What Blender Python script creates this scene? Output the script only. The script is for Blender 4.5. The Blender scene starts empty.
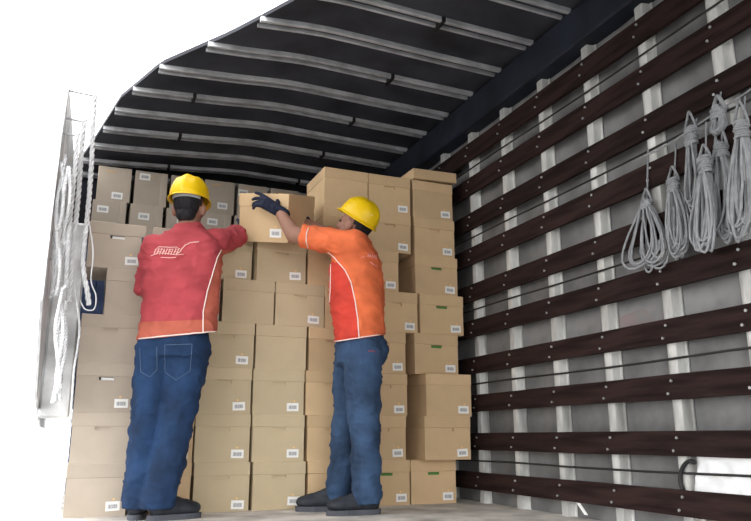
import bpy, bmesh, math, random
from mathutils import Vector, Matrix, noise
from mathutils.bvhtree import BVHTree
random.seed(7)
SC = bpy.context.scene
COL = SC.collection

# ------------------------------------------------------------------ camera, world, exposure
F, CX, CY = 715.0, 375.5, 260.5
PITCH = math.atan(176.5 / F)
YAW = math.atan(305.5 / math.hypot(F, 176.5))
CAM = Vector((0, 0, 0.40))
FW = Vector((math.sin(YAW) * math.cos(PITCH), math.cos(YAW) * math.cos(PITCH), math.sin(PITCH)))
RT = Vector((math.cos(YAW), -math.sin(YAW), 0))
UP = RT.cross(FW)
cd = bpy.data.cameras.new('camera')
cam = bpy.data.objects.new('camera', cd)
COL.objects.link(cam)
cd.sensor_width = 36.0
cd.lens = F / 751.0 * 36.0
cd.clip_start = 0.05
cam.matrix_world = Matrix(((RT.x, UP.x, -FW.x, CAM.x), (RT.y, UP.y, -FW.y, CAM.y), (RT.z, UP.z, -FW.z, CAM.z), (0, 0, 0, 1)))
SC.camera = cam
w = bpy.data.worlds.new('world')
SC.world = w
w.use_nodes = True
w.node_tree.nodes['Background'].inputs[0].default_value = (1.0, 1.0, 1.0, 1)
w.node_tree.nodes['Background'].inputs[1].default_value = 1.0
vs = SC.view_settings
vs.view_transform = 'Standard'
vs.look = 'None'
vs.gamma = 1.0
vs.use_curve_mapping = False
vs.exposure = 2.08

# ------------------------------------------------------------------ pixel helpers (a pixel gives a direction)
def ray(u, v): return FW * F + RT * (u - CX) - UP * (v - CY)
def onY(u, v, Y): d = ray(u, v); return CAM + d * ((Y - CAM.y) / d.y)
def onX(u, v, X): d = ray(u, v); return CAM + d * ((X - CAM.x) / d.x)
def onZ(u, v, Z): d = ray(u, v); return CAM + d * ((Z - CAM.z) / d.z)
def proj(q):
    q = q - CAM; z = q.dot(FW)
    return CX + F * q.dot(RT) / z, CY - F * q.dot(UP) / z

# ------------------------------------------------------------------ materials
def lin(r, g, b):
    f = lambda c: ((c / 255 + .055) / 1.055) ** 2.4 if c > 10 else c / 255 / 12.92
    return (f(r), f(g), f(b), 1)
def mat(name, col, rough=.8, metal=0.0, var=.15, scale=6.0, bump=0.0, bscale=60.0, obj_var=0.0, col2=None, stretch=(1, 1, 1), spec=.3):
    m = bpy.data.materials.new(name); m.use_nodes = True
    nt = m.node_tree; N = nt.nodes; L = nt.links
    b = N['Principled BSDF']
    b.inputs['Roughness'].default_value = rough
    b.inputs['Metallic'].default_value = metal
    b.inputs['Specular IOR Level'].default_value = spec
    tc = N.new('ShaderNodeTexCoord'); mp = N.new('ShaderNodeMapping')
    mp.inputs['Scale'].default_value = stretch
    L.new(tc.outputs['Object'], mp.inputs[0])
    n1 = N.new('ShaderNodeTexNoise'); n1.inputs['Scale'].default_value = scale; n1.inputs['Detail'].default_value = 5
    L.new(mp.outputs[0], n1.inputs['Vector'])
    rp = N.new('ShaderNodeValToRGB')
    c2 = col2 if col2 else tuple(c * (1 - var * 2) for c in col[:3]) + (1,)
    hi = tuple(min(1, c * (1 + var)) for c in col[:3]) + (1,)
    rp.color_ramp.elements[0].position = .3; rp.color_ramp.elements[0].color = c2
    rp.color_ramp.elements[1].position = .62; rp.color_ramp.elements[1].color = hi
    L.new(n1.outputs['Fac'], rp.inputs[0])
    out = rp.outputs[0]
    if obj_var:
        oi = N.new('ShaderNodeObjectInfo'); mr = N.new('ShaderNodeMapRange')
        mr.inputs['To Min'].default_value = 1 - obj_var; mr.inputs['To Max'].default_value = 1 + obj_var
        L.new(oi.outputs['Random'], mr.inputs[0])
        hs = N.new('ShaderNodeHueSaturation'); L.new(out, hs.inputs['Color']); L.new(mr.outputs[0], hs.inputs['Value'])
        out = hs.outputs[0]
    L.new(out, b.inputs['Base Color'])
    if bump:
        n2 = N.new('ShaderNodeTexNoise'); n2.inputs['Scale'].default_value = bscale; n2.inputs['Detail'].default_value = 4
        L.new(mp.outputs[0], n2.inputs['Vector'])
        bp = N.new('ShaderNodeBump'); bp.inputs['Strength'].default_value = bump; bp.inputs['Distance'].default_value = .01
        L.new(n2.outputs['Fac'], bp.inputs['Height']); L.new(bp.outputs[0], b.inputs['Normal'])
    return m

M = {}
M['card_pale'] = mat('cardboard_pale', (.53, .43, .282, 1), .85, var=.04, scale=4, bump=.05, bscale=30, obj_var=.05)
M['card'] = mat('cardboard', (.605, .43, .252, 1), .85, var=.05, scale=4, bump=.05, bscale=30, obj_var=.07)
M['card_grey_haze'] = mat('cardboard_grey_haze', (.47, .40, .325, 1), .85, var=.05, scale=4, bump=.05, bscale=30, obj_var=.06)  # haze over the leftmost stack put into the colour; also greyer back boxes
M['floor'] = mat('worn_floor', (.58, .55, .51, 1), .75, var=.2, scale=5, bump=.2, bscale=40)
M['yard'] = mat('pale_concrete_yard', (.30, .297, .29, 1), .9, var=.03, scale=.7)
M['slat'] = mat('dark_slat_wood', (.022, .0118, .0105, 1), .75, var=.3, spec=.12, scale=5, bump=.25, bscale=30, stretch=(6, .6, 6), obj_var=.15)
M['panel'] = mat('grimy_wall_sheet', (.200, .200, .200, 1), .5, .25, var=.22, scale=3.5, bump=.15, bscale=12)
M['post'] = mat('scuffed_white_post', (.58, .58, .56, 1), .45, .2, var=.25, scale=9, bump=.1, stretch=(1, 1, .3))
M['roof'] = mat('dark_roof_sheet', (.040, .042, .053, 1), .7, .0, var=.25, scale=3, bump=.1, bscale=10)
M['beam'] = mat('dull_metal_beam', (.52, .53, .55, 1), .45, .35, var=.15, scale=8)
M['navy'] = mat('navy_rail', (.012, .015, .026, 1), .6, .0, var=.3, scale=5)
M['bulk'] = mat('blue_bulkhead', (.060, .090, .20, 1), .6, .0, var=.25, scale=4)
M['wallhaze'] = mat('hazed_wall_sheet', (.74, .75, .76, 1), .5, .2, var=.2, scale=6, bump=.1, bscale=20)  # haze along the left wall put into a pale base colour
M['smear'] = mat('old_red_paint', (.225, .172, .168, 1), .6, var=.06, scale=10, col2=(.20, .196, .194, 1))
M['rod'] = mat('dark_rod', (.03, .028, .028, 1), .5, .3)
M['bolt'] = mat('bolt_steel', (.42, .42, .42, 1), .4, .4)
M['clip'] = mat('black_clip', (.012, .012, .014, 1), .6)
M['rope'] = mat('grey_rope', (.33, .34, .355, 1), .9, var=.10, scale=25, bump=.6, bscale=220)
M['ropewhite'] = mat('white_rope', (.74, .75, .76, 1), .7, var=.08, scale=20, bump=.3, bscale=160)
M['bag'] = mat('white_plastic', (.80, .81, .82, 1), .5, var=.05, bump=.15, bscale=14)
M['cable'] = mat('black_hose', (.02, .02, .022, 1), .5)
M['skin'] = mat('skin', (.33, .175, .125, 1), .6, var=.08, scale=12)
M['red'] = mat('red_shirt_cloth', (.40, .056, .068, 1), .85, var=.10, scale=9, bump=.12, bscale=50)
M['orange'] = mat('orange_shirt_cloth', (.74, .160, .058, 1), .85, var=.10, scale=9, bump=.12, bscale=50)
M['redpanel'] = mat('red_side_panel', (.54, .050, .032, 1), .85, var=.12, scale=9, bump=.12, bscale=50)
M['orpanel'] = mat('coral_side_panel', (.46, .115, .075, 1), .85, var=.10, scale=9, bump=.12, bscale=50)
M['piping'] = mat('white_piping', (.85, .75, .70, 1), .8, var=.05)
M['logo'] = mat('pale_pink_print', (.86, .50, .47, 1), .8, var=.05)
M['logo2'] = mat('pale_red_print', (.80, .30, .26, 1), .8, var=.05)
M['denim'] = mat('blue_denim', (.012, .034, .088, 1), .9, var=.28, scale=7, bump=.35, bscale=80, stretch=(1, 1, .7))
M['denim2'] = mat('mid_blue_denim', (.030, .060, .120, 1), .9, var=.30, scale=7, bump=.35, bscale=80, stretch=(1, 1, .6))
M['stitch'] = mat('denim_stitch', (.085, .13, .21, 1), .9)
M['redpatch'] = mat('red_patch', (.28, .06, .08, 1), .9)
M['boot'] = mat('dark_boot_leather', (.022, .026, .034, 1), .6, var=.25, scale=20, bump=.2)
M['sole'] = mat('grey_boot_sole', (.075, .08, .095, 1), .8)
M['glove'] = mat('navy_glove', (.014, .018, .038, 1), .85, var=.3, scale=40, bump=.4, bscale=120)
M['hair'] = mat('black_hair', (.012, .011, .014, 1), .7, var=.3, scale=50, bump=.4, bscale=150)
M['hat'] = mat('yellow_hat_plastic', (.80, .52, .002, 1), .42, var=.03, spec=.4)
M['strap'] = mat('grey_strap', (.45, .48, .52, 1), .7)
M['eye'] = mat('eye', (.05, .03, .02, 1), .2)
M['decal_glint'] = mat('pale_decal_glint', (.90, .66, .28, 1), .6, var=.04)  # printed decal on the first hat, painted highlight on the second
M['dot'] = mat('yellow_dot', (.85, .55, .22, 1), .7, var=.03)
M['green'] = mat('green_folder', (.10, .26, .06, 1), .7)
M['paper'] = mat('white_paper', (.82, .82, .80, 1), .8, var=.03)

def sticker_mat():
    m = bpy.data.materials.new('printed_sticker'); m.use_nodes = True
    nt = m.node_tree; N = nt.nodes; L = nt.links; b = N['Principled BSDF']; b.inputs['Roughness'].default_value = .7
    tc = N.new('ShaderNodeTexCoord'); sx = N.new('ShaderNodeSeparateXYZ'); L.new(tc.outputs['Generated'], sx.inputs[0])
    def math_(op, a, c=None):
        n = N.new('ShaderNodeMath'); n.operation = op
        for i, v in enumerate((a, c)):
            if v is None: continue
            if isinstance(v, float): n.inputs[i].default_value = v
            else: L.new(v, n.inputs[i])
        return n.outputs[0]
    cmb = N.new('ShaderNodeCombineXYZ'); L.new(sx.outputs[0], cmb.inputs[0])
    nz = N.new('ShaderNodeTexNoise'); nz.inputs['Scale'].default_value = 42; nz.inputs['Detail'].default_value = 0
    L.new(cmb.outputs[0], nz.inputs['Vector'])
    bars = math_('GREATER_THAN', nz.outputs['Fac'], .47)
    ax = math_('ABSOLUTE', math_('SUBTRACT', sx.outputs[0], .5)); az = math_('ABSOLUTE', math_('SUBTRACT', sx.outputs[2], .47))
    inx = math_('LESS_THAN', ax, .33); inz = math_('LESS_THAN', az, .22)
    msk = math_('MULTIPLY', math_('MULTIPLY', inx, inz), bars)
    mx = N.new('ShaderNodeMix'); mx.data_type = 'RGBA'; L.new(msk, mx.inputs[0])
    mx.inputs[6].default_value = (.84, .83, .80, 1); mx.inputs[7].default_value = (.25, .26, .29, 1)
    L.new(mx.outputs[2], b.inputs['Base Color'])
    return m
M['sticker'] = sticker_mat()

# ------------------------------------------------------------------ mesh helpers
def link(name, me, parent=None, loc=None):
    o = bpy.data.objects.new(name, me); COL.objects.link(o)
    if parent is not None:
        o.parent = parent
    if loc is not None: o.location = loc
    return o
def finish(bm, name, m, smooth=False):
    bmesh.ops.recalc_face_normals(bm, faces=bm.faces[:])
    me = bpy.data.meshes.new(name); bm.to_mesh(me); bm.free()
    for mm in (m if isinstance(m, (list, tuple)) else [m]): me.materials.append(mm)
    if smooth:
        for p in me.polygons: p.use_smooth = True
    return me
def obj(name, bm, m, parent=None, smooth=False, world=True):
    """link a bmesh given in world coordinates under a parent empty"""
    if parent is not None and world:
        bmesh.ops.transform(bm, matrix=wm(parent).inverted(), verts=bm.verts[:])
    return link(name, finish(bm, name, m, smooth), parent)
def wm(o):
    x = o.matrix_basis.copy()
    return wm(o.parent) @ x if o.parent else x
def bx(bm, x0, x1, y0, y1, z0, z1, bev=0, mx=None):
    vs_ = [bm.verts.new((x, y, z)) for x in (x0, x1) for y in (y0, y1) for z in (z0, z1)]
    fs = [bm.faces.new([vs_[i] for i in f]) for f in ((0, 1, 3, 2), (4, 6, 7, 5), (0, 4, 5, 1), (2, 3, 7, 6), (0, 2, 6, 4), (1, 5, 7, 3))]
    if bev:
        es = list({e for f in fs for e in f.edges})
        r = bmesh.ops.bevel(bm, geom=es, offset=bev, segments=1, affect='EDGES', profile=.5)
        vs_ = list({v for f in r['faces'] for v in f.verts} | {v for v in vs_ if v.is_valid})
    if mx is not None: bmesh.ops.transform(bm, matrix=mx, verts=[v for v in vs_ if v.is_valid])
def tube(bm, pts, r, n=6, closed=False, cap=True):
    pts = [Vector(p) for p in pts]; k = len(pts)
    rs = r if isinstance(r, (list, tuple)) else [r] * k
    rings = []; a = None
    for i, p in enumerate(pts):
        if closed: d = pts[(i + 1) % k] - pts[i - 1]
        else: d = pts[min(i + 1, k - 1)] - pts[max(i - 1, 0)]
        if d.length < 1e-9: d = Vector((0, 0, 1))
        d.normalize()
        if a is None:
            a = d.orthogonal().normalized()
        else:
            a = (a - d * a.dot(d))
            a = a.normalized() if a.length > 1e-6 else d.orthogonal().normalized()
        b = d.cross(a)
        rings.append([bm.verts.new(p + (a * math.cos(t) + b * math.sin(t)) * rs[i]) for t in [2 * math.pi * j / n for j in range(n)]])
    m_ = k if closed else k - 1
    for i in range(m_):
        A, B = rings[i], rings[(i + 1) % k]
        for j in range(n):
            bm.faces.new((A[j], A[(j + 1) % n], B[(j + 1) % n], B[j]))
    if cap and not closed:
        bm.faces.new(rings[0][::-1]); bm.faces.new(rings[-1])
def ell(bm, c, r, rot=None, seg=20, rings=12):
    mx = Matrix.Translation(Vector(c)) @ (rot.to_4x4() if rot else Matrix()) @ Matrix.Diagonal((*r, 1))
    bmesh.ops.create_uvsphere(bm, u_segments=seg, v_segments=rings, radius=1, matrix=mx)
def cap(bm, p0, p1, r0, r1, n=14):
    p0, p1 = Vector(p0), Vector(p1); L = (p1 - p0).length
    k = 8; pts = []; rs = []
    for i in range(4):
        a = (i + .35) / 4.35 * math.pi / 2
        pts.append(p0 + (p0 - p1).normalized() * r0 * math.cos(a)); rs.append(r0 * math.sin(a))
    for i in range(k + 1):
        t = i / k; pts.append(p0.lerp(p1, t)); rs.append(r0 + (r1 - r0) * t)
    for i in range(4):
        a = (3 - i + .35) / 4.35 * math.pi / 2
        pts.append(p1 + (p1 - p0).normalized() * r1 * math.cos(a)); rs.append(r1 * math.sin(a))
    tube(bm, pts, rs, n)
def chain(bm, pts, rs, n=14):
    for i in range(len(pts) - 1): cap(bm, pts[i], pts[i + 1], rs[i], rs[i + 1], n)
def loft(bm, rings, n=24, e=2.3):
    """rings: (centre, half width, half depth, facing angle); width runs along the right-hand axis"""
    R_ = []
    for c, hw, hd, ang in rings:
        c = Vector(c); rx = Vector((math.cos(ang), math.sin(ang), 0)); ry = Vector((-math.sin(ang), math.cos(ang), 0))
        ring = []
        for j in range(n):
            t = 2 * math.pi * j / n; ct, st = math.cos(t), math.sin(t)
            ring.append(bm.verts.new(c + rx * hw * math.copysign(abs(ct) ** (2 / e), ct) + ry * hd * math.copysign(abs(st) ** (2 / e), st)))
        R_.append(ring)
    for A, B in zip(R_[:-1], R_[1:]):
        for j in range(n): bm.faces.new((A[j], A[(j + 1) % n], B[(j + 1) % n], B[j]))
    bm.faces.new(R_[0][::-1]); bm.faces.new(R_[-1])
def fuse(bm, voxel=.012, it=4, wr=0.0, wsc=(9, 9, 9), seed=0.0):
    """melt overlapping closed shapes into one continuous surface; returns a bmesh"""
    bmesh.ops.recalc_face_normals(bm, faces=bm.faces[:])
    me = bpy.data.meshes.new('tmp'); bm.to_mesh(me); bm.free()
    o = bpy.data.objects.new('tmp', me); COL.objects.link(o)
    md = o.modifiers.new('r', 'REMESH'); md.mode = 'VOXEL'; md.voxel_size = voxel
    sm = o.modifiers.new('s', 'SMOOTH'); sm.factor = .5; sm.iterations = it
    dg = bpy.context.evaluated_depsgraph_get(); dg.update()
    ev = o.evaluated_get(dg); nb = bmesh.new(); nb.from_mesh(ev.to_mesh()); ev.to_mesh_clear()
    bpy.data.objects.remove(o); bpy.data.meshes.remove(me)
    nb.normal_update()
    if wr:
        for v in nb.verts:
            p = Vector((v.co.x * wsc[0] + seed, v.co.y * wsc[1], v.co.z * wsc[2]))
            q = 1 - abs(noise.noise(p)) * 2.2
            k = Vector((v.co.x * 9 + v.co.z * 7 + seed, v.co.y * 9, v.co.z * 19))
            v.co += v.normal * wr * (q * .6 + noise.noise(p * 2.3) * .4 + max(0, .45 - abs(noise.noise(k)) * 2.4) * 1.3 - .5)
        nb.normal_update()
    return nb
def empty(name, loc, label, cat, group=None, rotz=0):
    o = bpy.data.objects.new(name, None); COL.objects.link(o); o.location = loc; o.rotation_euler = (0, 0, rotz)
    o.empty_display_size = .1
    o['label'] = label; o['category'] = cat
    if group: o['group'] = group
    return o
def struct(o, label=None, cat=None):
    o['kind'] = 'structure'
    if label: o['label'] = label
    if cat: o['category'] = cat
    return o

# ------------------------------------------------------------------ the truck body
XS = 2.40          # inner face of the right-hand slats
XP = 2.46          # sheet behind them
XL = -0.17         # left-hand sheet
YR, YF, YB = -0.60, 5.85, 6.62  # roof and right wall run on unseen behind the camera, shading the inside
DECK = 1.98        # floor of the nose compartment
# floor: only the part that the photograph shows, its left end fades from the picture
bm = bmesh.new()
outl = [(.10, .4), (XP, .4), (XP, YF), (-.012, YF), (-.012, 4.15), (.10, 4.04)]
top = [bm.verts.new((x, y, 0)) for x, y in outl]; bot = [bm.verts.new((x, y, -.06)) for x, y in outl]
bm.faces.new(top); bm.faces.new(bot[::-1])
for i in range(len(outl)):
    j = (i + 1) % len(outl); bm.faces.new((top[i], bot[i], bot[j], top[j]))
struct(obj('floor', bm, M['floor']), 'worn grey truck floor under the boxes and workers', 'floor')

# yard outside, a step below the truck bed; added to dim light bounced upwards
bm = bmesh.new(); bx(bm, -40, 40, -40, 60, -1.35, -1.25)
struct(obj('ground', bm, M['yard']), 'pale concrete yard outside the truck, added to tone bounced light', 'ground')

# right wall: sheet > panels, posts, slats, rods
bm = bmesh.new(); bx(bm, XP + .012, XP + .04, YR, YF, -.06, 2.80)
wr = struct(obj('wall_right', bm, M['panel']), 'right truck wall of pale sheet with dark wooden slats', 'wall')
posts = [4.090 - .418 * k for k in range(-5, 11)]
ys = sorted(posts)
pm = None
for a, b in zip(ys[:-1], ys[1:]):
    if pm is None:
        bm = bmesh.new(); n = 6
        d = .418 / 2
        # slightly bowed sheet, so that each bay catches the light on its own
        pts = [(-d + .012, 0), (-d * .5, .006), (0, .009), (d * .5, .006), (d - .012, 0)]
        fr = [[bm.verts.new((xx, yy, z)) for yy, xx in pts] for z in (0, 2.72)]
        bk = [[bm.verts.new((.012, yy, z)) for yy, xx in pts] for z in (0, 2.72)]
        for i in range(4):
            bm.faces.new((fr[0][i], fr[0][i + 1], fr[1][i + 1], fr[1][i])); bm.faces.new((bk[0][i + 1], bk[0][i], bk[1][i], bk[1][i + 1]))
        for A, B in ((fr[0], bk[0]), (fr[1], bk[1])):
            for i in range(4): bm.faces.new((A[i], A[i + 1], B[i + 1], B[i]))
        for i in (0, 4): bm.faces.new((fr[0][i], fr[1][i], bk[1][i], bk[0][i]))
        pm = finish(bm, 'panel', M['panel'])
    link('panel', pm, wr, (XP, (a + b) / 2, .0))
# hat-section posts
bm = bmesh.new()
prof = [(.0, -.055), (-.006, -.055), (-.006, -.040), (-.046, -.032), (-.046, .010), (-.040, .026), (-.006, .044), (-.006, .055), (.0, .055)]
lo = [bm.verts.new((x, y, 0)) for x, y in prof]; hi = [bm.verts.new((x, y, 2.72)) for x, y in prof]
for i in range(len(prof)):
    j = (i + 1) % len(prof); bm.faces.new((lo[i], lo[j], hi[j], hi[i]))
bm.faces.new(lo[::-1]); bm.faces.new(hi)
pom = finish(bm, 'post', M['post'])
for y in posts: link('post', pom, wr, (XP, y, 0))
slat_tops = [.184, .425, .665, .907, 1.152, 1.393, 1.648, 1.890, 2.143, 2.397]
slat_w = [.105, .105, .106, .104, .110, .111, .116, .114, .119, .124]
boltm = None
for k, zt in enumerate(slat_tops):
    bm = bmesh.new(); L_ = YF - .02 - YR; n = 26
    # plank, slightly uneven edges
    R_ = []
    for i in range(n + 1):
        y = -L_ / 2 + L_ * i / n
        u = noise.noise(Vector((i * .37, k * 3.1, 0))) * .004; v = noise.noise(Vector((i * .37, k * 3.1, 9))) * .004; s = noise.noise(Vector((i * .5, k * 2.1, 4))) * .003
        R_.append([bm.verts.new((-.0 + s, y, -slat_w[k] + u)), bm.verts.new((s, y, v)), bm.verts.new((.022, y, v)), bm.verts.new((.022, y, -slat_w[k] + u))])
    for A, B in zip(R_[:-1], R_[1:]):
        for j in range(4): bm.faces.new((A[j], A[(j + 1) % 4], B[(j + 1) % 4], B[j]))
    bm.faces.new(R_[0][::-1]); bm.faces.new(R_[-1])
    s = link('slat', finish(bm, 'slat', M['slat']), wr, (XS - .008, (YR + YF - .02) / 2, zt))
    bm = bmesh.new()
    for y in posts:
        for dy, dz in ((-.012, -.028), (.012, -.082)):
            bmesh.ops.create_cone(bm, cap_ends=True, segments=8, radius1=.0065, radius2=.0045, depth=.008,
                                  matrix=Matrix.Translation((-.005, y + dy - (YR + YF - .02) / 2, dz)) @ Matrix.Rotation(math.pi / 2, 4, 'Y'))
    b = link('bolts', finish(bm, 'bolts', M['bolt']), s); b['kind'] = 'stuff'
for k in (0, 2, 4, 6, 8):
    z = slat_tops[k] + .068
    bm = bmesh.new(); tube(bm, [(XS + .006, YR + (YF - YR) * i / 12, z + .004 * math.sin(i * 1.7)) for i in range(13)], .0055, 6)
    obj('rod', bm, M['rod'], wr, True)
# old red paint smear on the sheet
bm = bmesh.new(); c = bm.verts.new(onX(632, 322, XP - .0035)); ring = []
for i in range(22):
    t = 2 * math.pi * i / 22; rr = 1 + .5 * noise.noise(Vector((math.cos(t) * 1.5, math.sin(t) * 1.5, 3)))
    ring.append(bm.verts.new(onX(632 + 19 * rr * math.cos(t), 322 + (9 * math.sin(t) - 4 * math.cos(t)) * rr, XP - .0035)))
for i in range(22): bm.faces.new((c, ring[i], ring[(i + 1) % 22]))
ymid = [(p + q) / 2 for p, q in zip(ys[:-1], ys[1:]) if p < c.co.y < q][0]
for v in bm.verts:                                      # lie on the bowed sheet of its bay
    t = min(1, abs(v.co.y - ymid) / .209); v.co.x = XP + (.009 - .006 * t if t < .5 else .006 - .012 * (t - .5)) - .0012
obj('paint_smear', bm, M['smear'], wr)
# top rail under the roof on the right
bm = bmesh.new(); bx(bm, XS - .05, XP + .012, YR, YF, 2.485, 2.70, .01)
rail = struct(obj('trim_1', bm, M['navy']), 'dark rail along the top of the slatted wall', 'trim')

# left wall: sheet coloured pale as haze, with a filler post, only from where the photograph shows it
edge = [(4.9, .46), (3.95, .60), (3.5, 1.0), (3.48, 1.4), (3.54, 1.75), (3.62, 2.0), (3.74, 2.17), (4.4, 2.30), (5.6, 2.5), (YB, 2.60), (YB, .46)]
bm = bmesh.new(); fa = [bm.verts.new((XL, y, z)) for y, z in edge]; fb = [bm.verts.new((XL - .012, y, z)) for y, z in edge]
bm.faces.new(fa); bm.faces.new(fb[::-1])
for i in range(len(edge)):
    j = (i + 1) % len(edge); bm.faces.new((fa[i], fb[i], fb[j], fa[j]))
wl = struct(obj('wall_left', bm, M['wallhaze']), 'metal truck wall, toned pale like haze, behind hanging white ropes', 'wall')
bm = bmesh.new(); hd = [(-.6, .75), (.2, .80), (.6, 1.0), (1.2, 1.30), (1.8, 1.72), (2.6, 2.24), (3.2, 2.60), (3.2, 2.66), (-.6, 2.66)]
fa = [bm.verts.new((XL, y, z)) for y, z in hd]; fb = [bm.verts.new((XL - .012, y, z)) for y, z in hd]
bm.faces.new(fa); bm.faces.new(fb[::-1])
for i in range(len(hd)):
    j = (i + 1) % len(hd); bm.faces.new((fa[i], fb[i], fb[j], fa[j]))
obj('panel', bm, M['panel'], wl)                 # unseen upper wall piece, added to keep side light off the right wall
bm = bmesh.new(); bx(bm, XL, -.012, 4.30, 4.42, .50, 1.60, .012); obj('post', bm, M['wallhaze'], wl)  # made-up filler post, its pale hazy face hiding the dark gap
# front bulkhead, nose compartment
bm = bmesh.new(); bx(bm, .0, XP, YF, YF + .04, -.06, .6); bx(bm, XL, XP, YF, YF + .04, .6, DECK)
wf = struct(obj('wall_front', bm, M['bulk']), 'navy bulkhead behind the stacked boxes', 'wall')
for i in range(6):
    bm = bmesh.new(); x = .05 + i * .45; bx(bm, x - .03, x + .03, YF - .03, YF, 0, DECK, .006); obj('rib', bm, M['bulk'], wf)
bm = bmesh.new(); bx(bm, XL, XP, YF, YB, DECK - .04, DECK)
struct(obj('floor_nose', bm, M['bulk']), 'raised deck over the cab carrying the back boxes', 'floor')
bm = bmesh.new(); bx(bm, XL, XP, YB, YB + .04, DECK - .04, 2.8)
struct(obj('wall_back', bm, M['navy']), 'navy end wall of the raised deck', 'wall')
bm = bmesh.new(); bx(bm, XP + .0, XP + .04, YF, YB, DECK - .04, 2.80)
struct(obj('wall_nose', bm, M['navy']), 'side wall of the raised deck', 'wall')

# roof: sheet (crowned) + beams + clips.  The left part fades out of the photograph; it is left out, and the unseen near end lengthened for shade
def roof_z(x):
    P = [(-.25, 2.632), (.2, 2.652), (.8, 2.690), (1.05, 2.712), (1.18, 2.719), (1.32, 2.718), (1.8, 2.708), (2.5, 2.698)]
    for (a, za), (b, zb) in zip(P[:-1], P[1:]):
        if x <= b: return za + (zb - za) * (x - a) / (b - a)
    return P[-1][1]
CUT = [(.984, 3.26), (.93, 3.362), (.656, 3.824), (.315, 4.305), (.109, 4.863), (-.017, 5.565), (-.10, 6.0), (XL, 6.25), (XL, YB)]
def cut_x(y):
    if y < 3.27: return XL
    for (xa, ya), (xb, yb) in zip(CUT[:-1], CUT[1:]):
        if ya <= y <= yb: return xa + (xb - xa) * (y - ya) / max(1e-6, yb - ya)
    return XL
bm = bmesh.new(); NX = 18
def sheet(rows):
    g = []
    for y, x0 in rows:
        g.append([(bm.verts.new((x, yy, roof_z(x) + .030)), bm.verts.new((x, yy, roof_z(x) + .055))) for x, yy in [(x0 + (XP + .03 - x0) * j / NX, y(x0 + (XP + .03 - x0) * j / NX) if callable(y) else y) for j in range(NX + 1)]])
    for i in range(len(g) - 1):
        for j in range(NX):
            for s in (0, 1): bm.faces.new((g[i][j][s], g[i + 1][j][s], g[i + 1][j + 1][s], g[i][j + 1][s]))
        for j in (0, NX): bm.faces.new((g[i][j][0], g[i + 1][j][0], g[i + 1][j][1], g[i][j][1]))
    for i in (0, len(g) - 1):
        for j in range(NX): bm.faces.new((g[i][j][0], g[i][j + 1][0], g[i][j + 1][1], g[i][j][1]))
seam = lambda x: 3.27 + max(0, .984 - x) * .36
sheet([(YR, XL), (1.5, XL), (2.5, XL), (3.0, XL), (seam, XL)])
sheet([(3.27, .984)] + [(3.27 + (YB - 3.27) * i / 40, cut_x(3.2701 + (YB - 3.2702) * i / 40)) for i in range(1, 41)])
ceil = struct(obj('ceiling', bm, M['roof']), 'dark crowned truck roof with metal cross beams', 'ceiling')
beam_y = [2.908 - .36 * 4 + .36 * k for k in range(-5, 15) if 2.908 - .36 * 4 + .36 * k < YB - .1]
for k, y in enumerate(beam_y):
    x0 = cut_x(y) + .01; x1 = XS - .03
    bm = bmesh.new()
    # pair of lips, the near one thicker, with the roof sheet showing between them
    n = 24
    for sec in ([(-.050, .030), (-.050, .003), (-.046, 0), (-.030, 0), (-.026, .004), (-.026, .030)], [(.026, .030), (.026, .011), (.029, .008), (.040, .008), (.043, .011), (.043, .030)]):
        R_ = []
        for i in range(n + 1):
            x = x0 + (x1 - x0) * i / n
            R_.append([bm.verts.new((x, y + dy, roof_z(x) + dz)) for dy, dz in sec])
        for A, B in zip(R_[:-1], R_[1:]):
            for j in range(len(sec)): bm.faces.new((A[j], A[(j + 1) % len(sec)], B[(j + 1) % len(sec)], B[j]))
        bm.faces.new(R_[0][::-1]); bm.faces.new(R_[-1])
    b = obj('beam', bm, M['beam'], ceil)
    bm = bmesh.new(); bx(bm, x1 - .005, x1 + .05, y - .06, y + .06, 2.60, 2.72, .008); obj('bracket', bm, M['navy'], b)
    if k % 2 == 0:
        for cx in (1.757, .58):
            if cx > x0 + .05:
                bm = bmesh.new(); z = roof_z(cx); bx(bm, cx - .012, cx + .012, y - .058, y + .054, z - .006, z + .03, .003); obj('clip', bm, M['clip'], b)

# ------------------------------------------------------------------ file boxes
BW, BH, BD = .306, .263, .38
def body_mesh(hole, w=BW, h=BH, d=BD, name='body', mt='card'):
    bm = bmesh.new(); x = w / 2 - .003; z1 = h - .008; y0, y1 = .003, d - .003
    V = lambda *p: bm.verts.new(p)
    a = [V(-x, y0, 0), V(x, y0, 0), V(x, y0, z1), V(-x, y0, z1)]; b = [V(-x, y1, 0), V(x, y1, 0), V(x, y1, z1), V(-x, y1, z1)]
    for i, j in ((1, 2), (3, 0), (0, 1), (2, 3)): bm.faces.new((a[i], b[i], b[j], a[j]))
    bm.faces.new(b[::-1])
    if hole:
        hx, hz0, hz1 = .038, h - .071 - .021, h - .071 - .003
        q = [V(-hx, y0, hz0), V(hx, y0, hz0), V(hx, y0, hz1), V(-hx, y0, hz1)]
        q2 = [V(v.co.x, y0 + (.011 if hole == 1 else .004), v.co.z) for v in q]
        for i in range(4):
            j = (i + 1) % 4; bm.faces.new((a[i], a[j], q[j], q[i])); bm.faces.new((q[i], q[j], q2[j], q2[i]))
        if hole == 1: bm.faces.new(q2)                     # the flap pushed in behind the slot
    else: bm.faces.new(a)
    return finish(bm, name, M[mt])
def lid_mesh(w=BW, h=BH, d=BD, lh=.071, mt='card'):
    bm = bmesh.new(); bx(bm, -w / 2, w / 2, 0, d, h - lh, h, .003)
    return finish(bm, 'lid', M[mt])
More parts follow.
